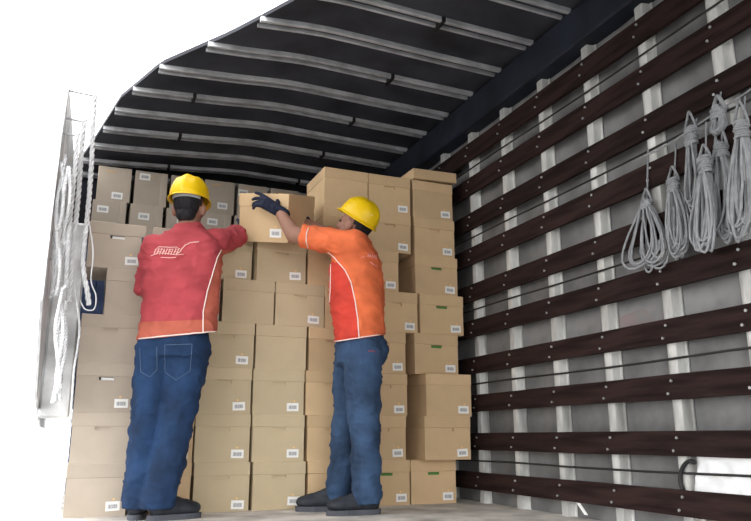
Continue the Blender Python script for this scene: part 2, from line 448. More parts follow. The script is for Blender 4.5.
def sticker_mesh(w=.070, h=.047):
    bm = bmesh.new(); bx(bm, -w / 2, w / 2, -.0012, .0008, -h / 2, h / 2); return finish(bm, 'label_sticker', M['sticker'])
def dot_mesh():
    bm = bmesh.new(); bmesh.ops.create_cone(bm, cap_ends=True, segments=8, radius1=.0055, radius2=.0055, depth=.002, matrix=Matrix.Rotation(math.pi / 2, 4, 'X'))
    return finish(bm, 'dot', M['dot'])
def folder_mesh(mt):
    bm = bmesh.new(); bx(bm, -.045, .045, .009, .05, .10, .1855); return finish(bm, 'folder', M[mt])
BM = {('c', 1): body_mesh(True), ('c', 0): body_mesh(False), ('c', 2): body_mesh(2), ('g', 2): body_mesh(2, mt='card_grey_haze'), ('g', 1): body_mesh(True, mt='card_grey_haze'), ('g', 0): body_mesh(False, mt='card_grey_haze'), ('p', 0): body_mesh(False, mt='card_pale'), ('p', 1): body_mesh(True, mt='card_pale')}
LM = {'p': lid_mesh(mt='card_pale'), 'c': lid_mesh(), 'g': lid_mesh(mt='card_grey_haze')}
ST = sticker_mesh(); DT = dot_mesh(); FG = folder_mesh('green'); FP = folder_mesh('paper')
GRP = 'lidded file boxes stacked across the truck'
def file_box(x0, row, label, Y=4.15, hole=1, stick=(.085, .042), col='c', yaw=None, folder=None, z=None, w=None, dot=1, lid=1):
    yaw = random.uniform(-.012, .012) if yaw is None else yaw
    zz = row * BH if z is None else z
    e = empty('file_box', (x0 + BW / 2, Y, zz), label, 'box', GRP, yaw)
    if w: e.scale = (w / BW, 1, 1)
    b = link('body', BM[(col, 2 if hole and folder else hole)], e)
    if lid: link('lid', LM[col], e)
    if stick:
        s = link('label_sticker', ST, b, (stick[0], .003, stick[1])); s.rotation_euler = (0, random.uniform(-.05, .05), 0)
        if dot:
            link('dot', DT, b, (stick[0] + random.uniform(-.008, .008), .003, stick[1] + .034))
    if folder == 'green': link('folder', FG, b)
    if folder == 'paper': link('folder', FP, b, (.018, 0, 0))
    return e
ORD = ['bottom', 'second', 'third', 'fourth', 'fifth', 'sixth', 'seventh', 'eighth']
def lab(row, where, extra=''):
    return ('lidded file box%s, %s from the floor in %s' % (extra, ORD[row], where)) if row else ('lidded file box%s, bottom one of %s' % (extra, where))
wL = 'stack by the hanging ropes'
wA0 = 'stack behind the red-shirted worker'
wA1 = 'stack right of the red-shirted worker'
wA2 = 'stack midway between both workers'
wA3 = 'stack behind the orange-shirted worker'
wC = 'stack right of the orange-shirted worker'
wD = 'stack by slatted wall'
# leftmost stack
for r, (x0, hole, st, fd) in enumerate([(0.0, 0, (.085, .05), None), (0.003, 1, None, None), (0.0, 1, (.085, .05), 'paper'), (-.002, 1, None, None), (.105, 0, None, None), (-.008, 1, (.085, .05), 'paper')]):
    file_box(x0, r, lab(r, wL), hole=hole, stick=st, folder=fd, col='g')
# behind the red-shirted worker
for r in range(6):
    file_box(.330 if r != 4 else .436, r, lab(r, wA0), stick=(.09, .045) if r < 4 else None, col='g' if r > 3 else 'c', w=.298)
rowA = {0: (.648, .975, 1.300), 1: (.640, .962, 1.290), 2: (.636, .955, 1.274), 3: (.642, .962, 1.288), 4: (.754, 1.071, 1.385), 5: (.632, .948, 1.269)}
holes = {(0, 3): 0, (1, 3): 0, (0, 4): 0}
for c, wh in ((0, wA1), (1, wA2), (2, wA3)):
    for r in range(6):
        hole = 0 if (c, r) in ((1, 3), (0, 4)) else 1
        st = None if (c, r) in ((1, 3), (0, 4), (2, 1)) else (.085, .045)
        if (c, r) == (0, 0): st = (.09, .035)
        file_box(rowA[r][c], r, lab(r, wh), Y=4.22 if (c, r) == (0, 5) else 4.15, hole=hole, stick=st, w=.298 if (c, r) == (0, 5) else .312, col='p' if c < 2 else 'c')
# upper rows of that stack
file_box(1.360, 6, lab(6, wA3), stick=(.085, .045))
file_box(1.363, 7, lab(7, wA3), hole=0, stick=None)
# right of the orange-shirted worker
for r, (x0, fd) in enumerate([(1.645, 'green'), (1.622, None), (1.635, None), (1.627, None), (1.715, None), (1.575, None), (1.672, None), (1.672, None)]):
    if r == 5: x0 = 1.582
    file_box(x0, r, lab(r, wC), folder=fd, stick=(.095, .042))
# rightmost stack
for r, (x0, y, hole, fd, wd) in enumerate([(1.962, 4.15, 1, 'green', .316), (2.02, 4.06, 1, None, .325), (2.035, 4.06, 0, None, .325), (1.990, 4.13, 1, 'green', .318), (2.040, 4.14, 1, 'green', .325), (2.012, 4.15, 1, 'green', .318), (2.003, 4.15, 1, None, .306), (1.995, 4.15, 0, None, .306)]):
    file_box(x0, r, lab(r, wD, ' with green handle slot' if fd else ''), Y=y, hole=hole, folder=fd, w=wd, stick=(.095, .042), yaw=random.uniform(-.01, .01))
# loose lid lying on the top
bm = bmesh.new(); bx(bm, -.168, .168, 0, .39, 0, .072, .003)
ll = link('box_lid', finish(bm, 'box_lid', M['card']), None, (2.165, 4.14, 8 * BH + .012)); ll.rotation_euler = (.006, -.03, .02)
ll['label'] = 'loose cardboard lid lying askew on top of the rightmost stack'; ll['category'] = 'lid'
# boxes standing on end at the back, on the raised deck
GW, GH, GD = .262, .30, .36
GB = body_mesh(False, GW, GH, GD, mt='card_grey_haze')
def lid_on_side():
    bm = bmesh.new(); bx(bm, -GW / 2 + .0, GW / 2 - .05, -.004, GD, .0, GH, .003); return finish(bm, 'body', M['card_grey_haze'])
GB2 = lid_on_side()
bm = bmesh.new(); bx(bm, GW / 2 - .055, GW / 2, -.009, GD, -.0, GH, .003); GLID = finish(bm, 'lid', M['card_grey_haze'])
bm = bmesh.new(); bx(bm, -.04, .04, -.0056, -.0036, -.008, .008); GSLOT = finish(bm, 'handle_flap', M['card'])
names = ['first', 'second', 'third', 'fourth', 'fifth', 'sixth']
for i in range(6):
    x = .015 + GW / 2 + i * .292 + (.0 if i < 3 else -.01)
    for r in range(2):
        e = empty('upright_box', (x + (.0 if r else -.02), 6.0 + (.0 if r else -.01), DECK + r * .30),
                  'greyish box turned on end at the back, %s row, %s from the left' % ('top' if r else 'lower', names[i]), 'box', 'upturned boxes at the back')
        e.rotation_euler = (0, 0, .02 if i % 2 else -.01)
        b = link('body', GB2, e); link('lid', GLID, e)
        sx_, sz_ = ((.03, .055), (-.055, .25), (.05, .10), (.03, .075), (-.085, .22), (.02, .05))[i] if r else ((-.05, .225), (-.02, .20), (.0, .2), (-.03, .22), (-.05, .22), (.0, .2))[i]
        s = link('label_sticker', ST, b, (sx_, -.0045, sz_)); s.scale = (1.25, 1, 1.25)
        h = link('handle_flap', GSLOT, b, (-.03, 0, .26 if r else .05))
# the box being lifted
near = onZ(288, 243, 1.512); left = onY(244, 234, near.y + .20)
hb = empty('lifted_file_box', near, 'brown lidded file box that both workers are lifting onto the pile', 'box')
ya = math.radians(-41)
hb.rotation_mode = 'QUATERNION'
hb.rotation_quaternion = (Matrix.Rotation(math.radians(17), 3, Vector((math.cos(-.3), math.sin(-.3), 0))) @ Matrix.Rotation(ya, 3, 'Z')).to_quaternion()
hb.scale = (1.08, 1.0, 1.1)
def hold(me, name, parent, off=(-BW / 2, 0, 0)):
    return link(name, me, parent, off)
b = link('body', BM[('c', 0)], hb, (-BW / 2, 0, 0)); link('lid', LM['c'], hb, (-BW / 2, 0, 0))
link('label_sticker', ST, b, (.075, .003, .05)); link('dot', DT, b, (.075, .003, .085))
bpy.context.view_layer.update()
HB = hb.matrix_world.copy() if hb.matrix_world.translation.length else Matrix.LocRotScale(near, hb.rotation_quaternion, None)
HB = Matrix.LocRotScale(near, hb.rotation_quaternion, None) @ Matrix.Translation((-BW / 2, 0, 0))   # box frame: x -w/2..w/2, y 0..d, z 0..h

# ------------------------------------------------------------------ people
def bvh(bm): return BVHTree.FromBMesh(bm)
def cast(tree, u, v, lift=.002):
    d = ray(u, v).normalized(); h = tree.ray_cast(CAM, d)
    if h[0] is None: return None
    return h[0] + h[1] * lift * (1 if h[1].dot(d) < 0 else -1)
def drawn(tree, px, r, m, name, parent, step=2.0, bm=None, flat=True):
    """a raised line on a garment, following its surface"""
    own = bm is None
    if own: bm = bmesh.new()
    pts = []
    for (x0, y0), (x1, y1) in zip(px[:-1], px[1:]):
        k = max(1, int(math.hypot(x1 - x0, y1 - y0) / step))
        for i in range(k):
            p = cast(tree, x0 + (x1 - x0) * i / k, y0 + (y1 - y0) * i / k)
            if p: pts.append(p)
    p = cast(tree, *px[-1])
    if p: pts.append(p)
    # drop jumps
    q = []
    for p in pts:
        if not q or (p - q[-1]).length < .06: q.append(p)
    if len(q) > 1: tube(bm, q, r, 5)
    if own and len(q) > 1: return obj(name, bm, m, parent, True)
def frame(f, upv=(0, 0, 1)):
    f = Vector(f).normalized(); r = f.cross(Vector(upv)).normalized(); u = r.cross(f)
    return Matrix(((r.x, f.x, u.x), (r.y, f.y, u.y), (r.z, f.z, u.z)))       # columns: right, forward, up
def head_shapes(bm, c, R):
    c = Vector(c); P = lambda x, y, z: c + R @ Vector((x, y, z))
    ell(bm, P(0, -.012, .03), (.077, .097, .092), R)
    ell(bm, P(0, .022, -.035), (.061, .070, .078), R)
    ell(bm, P(0, .050, -.088), (.036, .036, .026), R)          # chin
    ell(bm, P(0, .080, -.012), (.036, .022, .042), R)          # mid face
    ell(bm, P(0, .080, .030), (.050, .018, .014), R)           # brow
    cap(bm, P(0, .092, .020), P(0, .112, -.020), .010, .016, 10)   # nose
    ell(bm, P(0, .092, -.054), (.024, .013, .011), R)          # lips
    for s in (-1, 1):
        ell(bm, P(s * .040, .062, -.018), (.024, .026, .022), R)   # cheek
        ell(bm, P(s * .084, -.008, -.008), (.013, .025, .037), R, 12, 8)
        ell(bm, P(s * .078, -.002, -.034), (.009, .012, .014), R, 12, 8)
def hard_hat(parent, c, R, sticker, pk=.03, sc=1.0):
    """shell built in the head's own frame: dome, brim, peak, ridge"""
    c = Vector(c); P = lambda x, y, z: c + R @ Vector((x, y, z))
    A, B, H_ = .108 * sc, .134 * sc, .135 * sc
    bm = bmesh.new(); n = 40; rings = []
    prof = [(1.0, 0), (1.0, .12), (.985, .26), (.94, .45), (.86, .62), (.74, .77), (.58, .88), (.38, .96), (.18, .995)]
    for s, z in prof:
        ring = []
        for j in range(n):
            t = 2 * math.pi * j / n; x, y = A * s * math.cos(t), B * s * math.sin(t)
            rid = .008 * max(0, 1 - abs(x) / .026) * (1 if z > .25 else 0) + .004 * max(0, 1 - abs(abs(x) - .055) / .012) * (1 if .5 < z else 0)
            nz = z
            ring.append(bm.verts.new(P(x * (1 + rid / .14), y * (1 + rid / .14), H_ * nz + rid)))
        rings.append(ring)
    for A_, B_ in zip(rings[:-1], rings[1:]):
        for j in range(n): bm.faces.new((A_[j], A_[(j + 1) % n], B_[(j + 1) % n], B_[j]))
    bm.faces.new(rings[-1])
    tree = bvh(bm)
    hat = obj('hard_hat', bm, M['hat'], parent, True)
    md = hat.modifiers.new('thick', 'SOLIDIFY'); md.thickness = .003; md.offset = -1
    bm = bmesh.new(); inn, out, inn2, out2 = [], [], [], []
    for j in range(n):
        t = 2 * math.pi * j / n; x, y = math.cos(t), math.sin(t)
        ext = .010 + pk * max(0, y) ** 4
        inn.append(bm.verts.new(P(A * .985 * x, B * .985 * y, .006))); out.append(bm.verts.new(P((A + ext) * x, (B + ext) * y, -.004 - .010 * max(0, y) ** 4)))
        inn2.append(bm.verts.new(P(A * .985 * x, B * .985 * y, .001))); out2.append(bm.verts.new(P((A + ext) * x, (B + ext) * y, -.009 - .010 * max(0, y) ** 4)))
    for j in range(n):
        k = (j + 1) % n
        for a, b_ in ((inn, out), (out, out2), (out2, inn2)): bm.faces.new((a[j], a[k], b_[k], b_[j]))
    obj('brim', bm, M['hat'], hat, True)
    bm = bmesh.new(); rs = []
    for z in (.012, -.014):
        ring = []
        for i in range(25):
            t = math.radians(180 + 28) + math.radians(124) * i / 24
            k = .82 if z > 0 else .80
            zz = z if z > 0 else z - .0
            ring.append(bm.verts.new(P(A * k * math.cos(t), B * k * math.sin(t), zz)))
        rs.append(ring)
    for i in range(24): bm.faces.new((rs[0][i], rs[0][i + 1], rs[1][i + 1], rs[1][i]))
    s = obj('nape_strap', bm, M['strap'], hat, True); md = s.modifiers.new('thick', 'SOLIDIFY'); md.thickness = .003
    if sticker:
        u, v, rw, rh = sticker
        bm = bmesh.new(); gv = []
        for i in range(5):
            for j in range(5): gv.append(cast(tree, u + rw * (i - 2) / 2, v + rh * (j - 2) / 2, .0025))
        if all(p is not None for p in gv):
            vv = [bm.verts.new(p) for p in gv]
            for i in range(4):
                for j in range(4): bm.faces.new((vv[i * 5 + j], vv[i * 5 + j + 1], vv[i * 5 + j + 6], vv[i * 5 + j + 5]))
            obj('decal_glint', bm, M['decal_glint'], hat, True)
    return hat
def hair(parent, c, R):
    c = Vector(c); bm = bmesh.new()
    ell(bm, (0, -.016, .03), (.083, .101, .095), None, 32, 24)
    ell(bm, (0, -.060, -.045), (.055, .045, .048), None, 24, 16)
    dead = [v for v in bm.verts if v.co.y > .055 or (v.co.y > -.01 and v.co.z < .0) or v.co.z < -.088 or (abs(v.co.x) > .058 and v.co.z < -.03) or (abs(v.co.x) > .05 and v.co.y > -.035 and v.co.z < .045)]
    bmesh.ops.delete(bm, geom=dead, context='VERTS')
    bmesh.ops.transform(bm, matrix=Matrix.Translation(c) @ R.to_4x4(), verts=bm.verts[:])
    obj('hair', bm, M['hair'], parent, True)
def eyes(parent, c, R):
    c = Vector(c)
    for s in (-1, 1):
        bm = bmesh.new(); ell(bm, c + R @ Vector((s * .032, .083, .012)), (.011, .009, .009), R, 10, 8); obj('eye', bm, M['eye'], parent, True)
def hand_shapes(bm, wrist, R, side, curl=(.5, .5, .5, .5), thumb=(.7, .5), k=1.0, spread=.07):
    """R columns: across the palm (towards the little finger = -side), along the fingers, back of the hand; side=+1 thumb on +x"""
    w_ = Vector(wrist); P = lambda x, y, z: w_ + R @ (Vector((x * side, y, z)) * k)
    for x in (-.026, -.009, .009, .026):
        cap(bm, P(x * .75, .012, 0), P(x, .085, 0), .015 * k, .0135 * k, 10)
    ell(bm, P(.012, .035, -.008), (.026 * k, .036 * k, .016 * k), R)
    for i, (x, L_) in enumerate(((.030, .072), (.010, .080), (-.010, .074), (-.029, .058))):
        a = 0; p = Vector((x, .088, 0)); sp = spread * (1.5 - i)
        segs = (L_ * .45, L_ * .32, L_ * .25); r = (.0105, .0096, .0088, .0076)
        for j in range(3):
            a += curl[i] * (1.0, 1.15, .8)[j]
            q = p + Vector((math.sin(sp) * math.cos(a), math.cos(a), -math.sin(a))) * segs[j]
            cap(bm, P(*p), P(*q), r[j] * k, r[j + 1] * k, 10); p = q
    p = Vector((.028, .022, -.006)); a0 = thumb[0]; a = a0
    d1 = Vector((math.sin(a0), math.cos(a0), -.25)).normalized(); q = p + d1 * .042
    cap(bm, P(*p), P(*q), .0145 * k, .0125 * k, 10)
    d2 = Vector((math.sin(a0 - thumb[1] * .5), math.cos(a0 - thumb[1] * .5), -.35)).normalized(); q2 = q + d2 * .032
    cap(bm, P(*q), P(*q2), .012 * k, .0105 * k, 10)
    d3 = Vector((math.sin(a0 - thumb[1]), math.cos(a0 - thumb[1]), -.4)).normalized(); q3 = q2 + d3 * .026
    cap(bm, P(*q2), P(*q3), .0108 * k, .009 * k, 10)
def glove(parent, wrist, R, side, **kw):
    bm = bmesh.new(); hand_shapes(bm, wrist, R, side, **{'k': 1.04, **kw})
    w_ = Vector(wrist); cap(bm, w_ + R @ Vector((0, -.035, 0)), w_ + R @ Vector((0, .03, 0)), .036, .034, 14)
    return obj('glove', fuse(bm, .0045, 3), M['glove'], parent, True)
def boot(parent, heel, toe, ankle, shaft=.0):
    heel, toe, ankle = Vector(heel), Vector(toe), Vector(ankle)
    d = (toe - heel); L_ = d.length; f = d.normalized(); R = frame(f)
    P = lambda x, y, z: Vector((heel.x, heel.y, 0)) + R @ Vector((x, y, z))
    bm = bmesh.new()
    cap(bm, P(0, .055, .055), P(0, L_ - .085, .052), .042, .045)
    ell(bm, P(0, L_ - .075, .050), (.050, .075, .038), R)
    ell(bm, P(0, .055, .065), (.041, .052, .055), R)
    cap(bm, P(0, .06, .08), P(0, .065, .15), .044, .046)
    cap(bm, P(0, .08, .10), P(0, L_ - .10, .060), .040, .036)
    bo = fuse(bm, .008, 3, .002, (30, 30, 30))
    for v in bo.verts: v.co.z = max(v.co.z, .016)
    b = obj('boot', bo, M['boot'], parent, True)
    bm = bmesh.new(); n = 28; lo_, hi_ = [], []
    for j in range(n):
        t = 2 * math.pi * j / n; y = math.cos(t); x = math.sin(t)
        w_ = (.051 if y > .2 else .043) * math.copysign(abs(x) ** .8, x); yy = L_ / 2 + L_ / 2 * math.copysign(abs(y) ** .8, y)
        lo_.append(bm.verts.new(P(w_, yy, 0))); hi_.append(bm.verts.new(P(w_ * 1.03, L_ / 2 + (yy - L_ / 2) * 1.01, .027)))
    for j in range(n): bm.faces.new((lo_[j], lo_[(j + 1) % n], hi_[(j + 1) % n], hi_[j]))
    bm.faces.new(lo_[::-1]); bm.faces.new(hi_)
    obj('sole', bm, M['sole'], b)
    bm = bmesh.new()
    for i in range(4):
        y = L_ * .42 + i * .018
        tube(bm, [P(-.022, y, .100 - i * .007), P(0, y + .003, .110 - i * .008), P(.022, y, .100 - i * .007)], .003, 5)
    obj('laces', bm, M['sole'], b)
def paint(bm, test, idx):
    for f in bm.faces:
        c = f.calc_center_median()
        if test(c, f.normal): f.material_index = idx
def trim_below(bm, test):
    bmesh.ops.delete(bm, geom=[f for f in bm.faces if test(f.calc_center_median())], context='FACES')
CUTO = True      # side of the hem plane that is cut away (below)
def interp(px, y):
    px = sorted(px, key=lambda p: p[1])
    if y <= px[0][1]: return px[0][0]
    for (xa, ya_), (xb, yb) in zip(px[:-1], px[1:]):
        if y <= yb: return xa + (xb - xa) * (y - ya_) / max(1e-6, yb - ya_)
    return px[-1][0]

# ---- worker in the red shirt, back to the camera
p1 = empty('person', (.47, 3.88, 0), 'worker in red shirt, jeans and yellow hard hat with back to us', 'person', 'warehouse workers loading the truck')
A1 = math.radians(-20)                      # right-hand axis of the torso
def T1(bm, k, top_only=False, dz=0):
    kk = k if k == 1 else k * .80
    rings = [((.475, 3.875, .84), .20 * kk, .132 * kk, A1), ((.475, 3.875, .905), .205 * kk, .135 * kk, A1), ((.478, 3.88, 1.02), .203 * k, .130 * k, A1), ((.477, 3.885, 1.16), .207 * k, .128 * k, A1), ((.478, 3.895, 1.30), .212 * k, .128 * k, A1),
             ((.487, 3.905, 1.40), .205 * k, .120 * k, A1), ((.497, 3.915, 1.465), .165 * k, .100 * k, A1), ((.503, 3.925, 1.515), .098 * k, .078 * k, A1), ((.505, 3.93, 1.55), .068 * k, .064 * k, A1)]
    loft(bm, rings, 28)
sh_r, el_r, wr_r = Vector((.655, 3.925, 1.455)), onY(233, 237, 4.02), None
fore = Vector((.42, .76, .44)).normalized(); wr_r = el_r + fore * .23
sh_l, el_l, wr_l = Vector((.335, 3.95, 1.395)), Vector((.310, 4.01, 1.17)), Vector((.305, 4.035, 1.34))
hipR, kneR, ankR = Vector((.545, 3.86, .88)), Vector((.495, 3.84, .47)), Vector((.425, 3.86, .09))
hipL, kneL, ankL = Vector((.378, 3.90, .88)), Vector((.358, 3.90, .47)), Vector((.345, 3.94, .09))
hc1 = Vector((.503, 3.945, 1.645)); R1 = frame((.42, .90, .06))
bm = bmesh.new()                                   # one continuous body
T1(bm, .84); chain(bm, [(.503, 3.92, 1.48), (.50, 3.935, 1.60)], [.058, .055]); head_shapes(bm, hc1, R1)
chain(bm, [sh_r, el_r, wr_r], [.055, .045, .030]); chain(bm, [sh_l, el_l, wr_l], [.055, .043, .030])
ell(bm, (.465, 3.880, .87), (.125, .090, .09), Matrix.Rotation(A1, 3, 'Z'))
chain(bm, [hipR, kneR, ankR], [.075, .058, .042]); chain(bm, [hipL, kneL, ankL], [.085, .058, .042])
obj('body', fuse(bm, .0085, 3), M['skin'], p1, True)
hair(p1, hc1, R1); eyes(p1, hc1, R1)
bm = bmesh.new(); T1(bm, 1.0)
chain(bm, [(.61, 3.915, 1.435), sh_r, el_r + (el_r - sh_r).normalized() * .045], [.085, .082, .066])
chain(bm, [(.36, 3.93, 1.39), sh_l, el_l + (el_l - sh_l).normalized() * -.02], [.082, .082, .066])
sb = fuse(bm, .010, 3, .013, (5, 5, 8), 3)
bmesh.ops.bisect_plane(sb, geom=sb.verts[:] + sb.edges[:] + sb.faces[:], plane_co=CAM, plane_no=ray(140, 339.5).cross(ray(221, 331.5)).normalized(), clear_outer=CUTO, clear_inner=not CUTO)
trim_below(sb, lambda c: (c - Vector((.505, 3.93, 1.555))).length < .062)
trim_below(sb, lambda c: (c - el_r).dot((el_r - sh_r).normalized()) > .058)
sb.normal_update()
pip1 = [(221, 250), (217, 258), (213, 272), (207, 292), (203, 312), (203, 333)]
def t1p(c, n):
    u, v = proj(c); return v > 250 and u > interp(pip1, v) and u < 260
paint(sb, t1p, 1)
bmesh.ops.bisect_plane(sb, geom=sb.verts[:] + sb.edges[:] + sb.faces[:], plane_co=CAM, plane_no=ray(140, 322).cross(ray(220, 319)).normalized())
paint(sb, lambda c, n: c.z < 1.03 - .0 and proj(c)[1] > 322 - (proj(c)[0] - 140) * .0375, 1)
tr1 = bvh(sb)
shirt1 = obj('shirt', sb, [M['red'], M['orpanel']], p1, True)
md = shirt1.modifiers.new('thick', 'SOLIDIFY'); md.thickness = .004; md.offset = -1
drawn(tr1, pip1, .0032, M['piping'], 'piping', shirt1)
bm = bmesh.new(); loop = []                          # hem line
hem = [(139, 338.7), (160, 336.6), (180, 334.6), (200, 332.7), (219, 330.9)]
drawn(tr1, hem, .0035, M['piping'], 'hem', shirt1)
bm = bmesh.new()                                   # print on the back: swoosh and slanted lettering
drawn(tr1, [(199, 242), (190, 243), (185, 245.5), (182, 249), (180, 252), (176, 254)], .0032, None, '', None, 1.0, bm)
drawn(tr1, [(151, 256), (158, 253), (166, 253.5), (176, 255), (184, 254.5)], .0022, None, '', None, 1.0, bm)
drawn(tr1, [(155, 250.5), (159, 247), (178, 247.5)], .0022, None, '', None, 1.0, bm)
for i in range(9):
    x = 154 + i * 2.8
    drawn(tr1, [(x, 254.5 + i * .05), (x + 1.3, 251.5), (x + 2.4, 248.8)], .0026, None, '', None, .8, bm)
    if i % 2: drawn(tr1, [(x + .4, 251.6), (x + 2.9, 251.4)], .0024, None, '', None, .8, bm)
    if i % 3: drawn(tr1, [(x + 1.6, 249.0), (x + 3.8, 249.2)], .0022, None, '', None, .8, bm)
drawn(tr1, [(161, 257.5), (170, 258), (176, 257.6)], .0022, None, '', None, 1.0, bm)
obj('back_print', bm, M['logo'], shirt1, True)
bm = bmesh.new()                                   # jeans
loft(bm, [((.46, 3.875, .80), .172, .128, A1), ((.465, 3.878, .90), .180, .118, A1), ((.47, 3.88, .99), .170, .108, A1)], 24)
ell(bm, (.49, 3.825, .82), (.12, .070, .085), Matrix.Rotation(A1, 3, 'Z'))
chain(bm, [hipR + Vector((-.005, 0, -.03)), kneR, (.462, 3.845, .25), ankR + Vector((.005, 0, -.005))], [.112, .090, .088, .084], 18)
chain(bm, [hipL + Vector((0, 0, -.03)), kneL, (.350, 3.91, .25), ankL], [.110, .088, .086, .082], 18)
jb = fuse(bm, .010, 3, .012, (6, 6, 9), 11)
trim_below(jb, lambda c: c.z < .055 or c.z > .985)
trj1 = bvh(jb)
je1 = obj('jeans', jb, M['denim'], p1, True); md = je1.modifiers.new('thick', 'SOLIDIFY'); md.thickness = .004; md.offset = -1
for poly in ([(165, 345), (165, 372), (176, 380), (190, 371), (192, 344), (165, 345)], [(140, 348), (141, 372), (150, 377), (157, 370), (157, 347)]):
    drawn(trj1, poly, .0018, M['stitch'], 'pocket_stitch', je1)
boot(p1, (.385, 3.845, 0), (.655, 3.93, 0), ankR); boot(p1, (.325, 3.88, 0), (.375, 4.13, 0), ankL)
Rh = frame(fore, (0, 0, 1)); glove(p1, wr_r, Rh @ Matrix.Rotation(math.radians(60), 3, 'Y'), -1, curl=(.35, .35, .4, .45))
glove(p1, wr_l, frame((.05, .15, .95), (0, -1, .1)), 1, curl=(.15, .15, .2, .2))
hard_hat(p1, hc1 + R1 @ Vector((0, -.008, .050)), R1 @ Matrix.Rotation(math.radians(-4), 3, 'X'), (189, 195, 3.2, 3.2))

# ---- worker in the orange shirt, side on, reaching to the lifted box
p2 = empty('person', (1.45, 3.80, 0), 'worker in orange shirt, jeans and yellow hard hat reaching left to lifted box', 'person', 'warehouse workers loading the truck')
A2 = math.radians(62)                       # right-hand axis of the torso: he faces left and a little away
def T2(bm, k):
    loft(bm, [((1.475, 3.79, .86), .160 * k, .140 * k, A2), ((1.475, 3.79, .945), .165 * k, .142 * k, A2), ((1.465, 3.79, 1.06), .168 * k, .152 * k, A2), ((1.455, 3.79, 1.20), .178 * k, .158 * k, A2), ((1.450, 3.79, 1.32), .192 * k, .155 * k, A2),
              ((1.448, 3.79, 1.42), .190 * k, .138 * k, A2), ((1.447, 3.80, 1.485), .150 * k, .112 * k, A2), ((1.45, 3.81, 1.53), .092 * k, .085 * k, A2), ((1.45, 3.815, 1.555), .066 * k, .068 * k, A2)], 28)
sh2, el2, wr2 = Vector((1.385, 3.655, 1.455)), onY(294, 235, 3.83), onY(279, 211, 3.90)
sh2r, el2r = Vector((1.46, 3.94, 1.46)), Vector((1.30, 4.05, 1.64))
hc2 = onY(354, 227, 3.83); R2 = frame((-.62, .70, .36))
wr2r = Vector((1.21, 4.16, 1.72))
hip2, kne2, ank2 = Vector((1.465, 3.725, .88)), Vector((1.475, 3.715, .48)), Vector((1.495, 3.725, .09))
hip2r, kne2r, ank2r = Vector((1.485, 3.89, .88)), Vector((1.455, 3.93, .48)), Vector((1.420, 3.965, .09))
bm = bmesh.new(); T2(bm, .84)
chain(bm, [(1.45, 3.80, 1.50), hc2 + R2 @ Vector((0, -.03, -.07))], [.060, .056]); head_shapes(bm, hc2, R2)
chain(bm, [sh2, el2, wr2], [.056, .049, .030]); chain(bm, [sh2r, el2r, wr2r], [.055, .044, .030])
ell(bm, (1.475, 3.80, .88), (.125, .10, .09), Matrix.Rotation(A2, 3, 'Z'))
chain(bm, [hip2, kne2, ank2], [.082, .056, .042]); chain(bm, [hip2r, kne2r, ank2r], [.082, .056, .042])
obj('body', fuse(bm, .0085, 3), M['skin'], p2, True)
hair(p2, hc2, R2); eyes(p2, hc2, R2)
bm = bmesh.new(); T2(bm, 1.0)
d_ = (el2 - sh2).normalized()
chain(bm, [(1.42, 3.72, 1.43), sh2, el2 - d_ * .015], [.092, .085, .070])
chain(bm, [(1.45, 3.88, 1.43), sh2r, sh2r.lerp(el2r, .75)], [.088, .080, .068])
sb = fuse(bm, .010, 3, .013, (5, 5, 8), 23)
bmesh.ops.bisect_plane(sb, geom=sb.verts[:] + sb.edges[:] + sb.faces[:], plane_co=CAM, plane_no=ray(330, 343).cross(ray(382, 335)).normalized(), clear_outer=CUTO, clear_inner=not CUTO)
trim_below(sb, lambda c: (c - Vector((1.45, 3.812, 1.56))).length < .066)
trim_below(sb, lambda c: (c - el2).dot(d_) > -.050 and c.x < 1.25)
trim_below(sb, lambda c: (c - sh2r.lerp(el2r, .75)).dot((el2r - sh2r).normalized()) > .02 and c.x < 1.38)
pip2 = [(338, 262), (345, 270), (351, 282), (355, 300), (358, 320), (359, 337)]
pipf = [(331, 262), (330.5, 290), (329, 315), (329, 334)]
paint(sb, lambda c, n: proj(c)[1] > 262 and proj(c)[0] < interp(pip2, proj(c)[1]), 1)
tr2 = bvh(sb)
shirt2 = obj('shirt', sb, [M['orange'], M['redpanel']], p2, True)
md = shirt2.modifiers.new('thick', 'SOLIDIFY'); md.thickness = .004; md.offset = -1
drawn(tr2, [(328, 252), (334, 257)] + pip2, .0032, M['piping'], 'piping', shirt2)
drawn(tr2, pipf, .0030, M['piping'], 'piping', shirt2)
drawn(tr2, [(332, 341.8), (345, 339.9), (360, 337.6), (380, 334.5)], .0032, M['piping'], 'hem', shirt2)
drawn(tr2, [(308.5, 228), (306.5, 234), (306.5, 242), (308.5, 250)], .0032, M['piping'], 'cuff', shirt2)
bm = bmesh.new()
for i in range(5):
    x = 367.5 + i * 2.0
    drawn(tr2, [(x, 257 + i * .5), (x + 1.0, 253.4 + i * .5)], .003, None, '', None, .8, bm)
    if i < 4: drawn(tr2, [(x + .4, 255 + i * .5), (x + 2.0, 255.4 + i * .5)], .0028, None, '', None, .8, bm)
drawn(tr2, [(370, 262), (374, 265), (377, 267)], .0024, None, '', None, .8, bm)
drawn(tr2, [(361, 257.5), (365, 256.5)], .0024, None, '', None, .8, bm)
obj('back_print', bm, M['logo2'], shirt2, True)
bm = bmesh.new()
loft(bm, [((1.475, 3.80, .80), .150, .128, A2), ((1.478, 3.795, .90), .156, .134, A2), ((1.478, 3.795, 1.01), .150, .124, A2)], 24)
ell(bm, (1.545, 3.765, .87), (.075, .105, .095), Matrix.Rotation(.5, 3, 'Z'))
chain(bm, [hip2 + Vector((.0, .0, -.03)), kne2, (1.487, 3.72, .25), ank2], [.110, .086, .078, .078], 18)
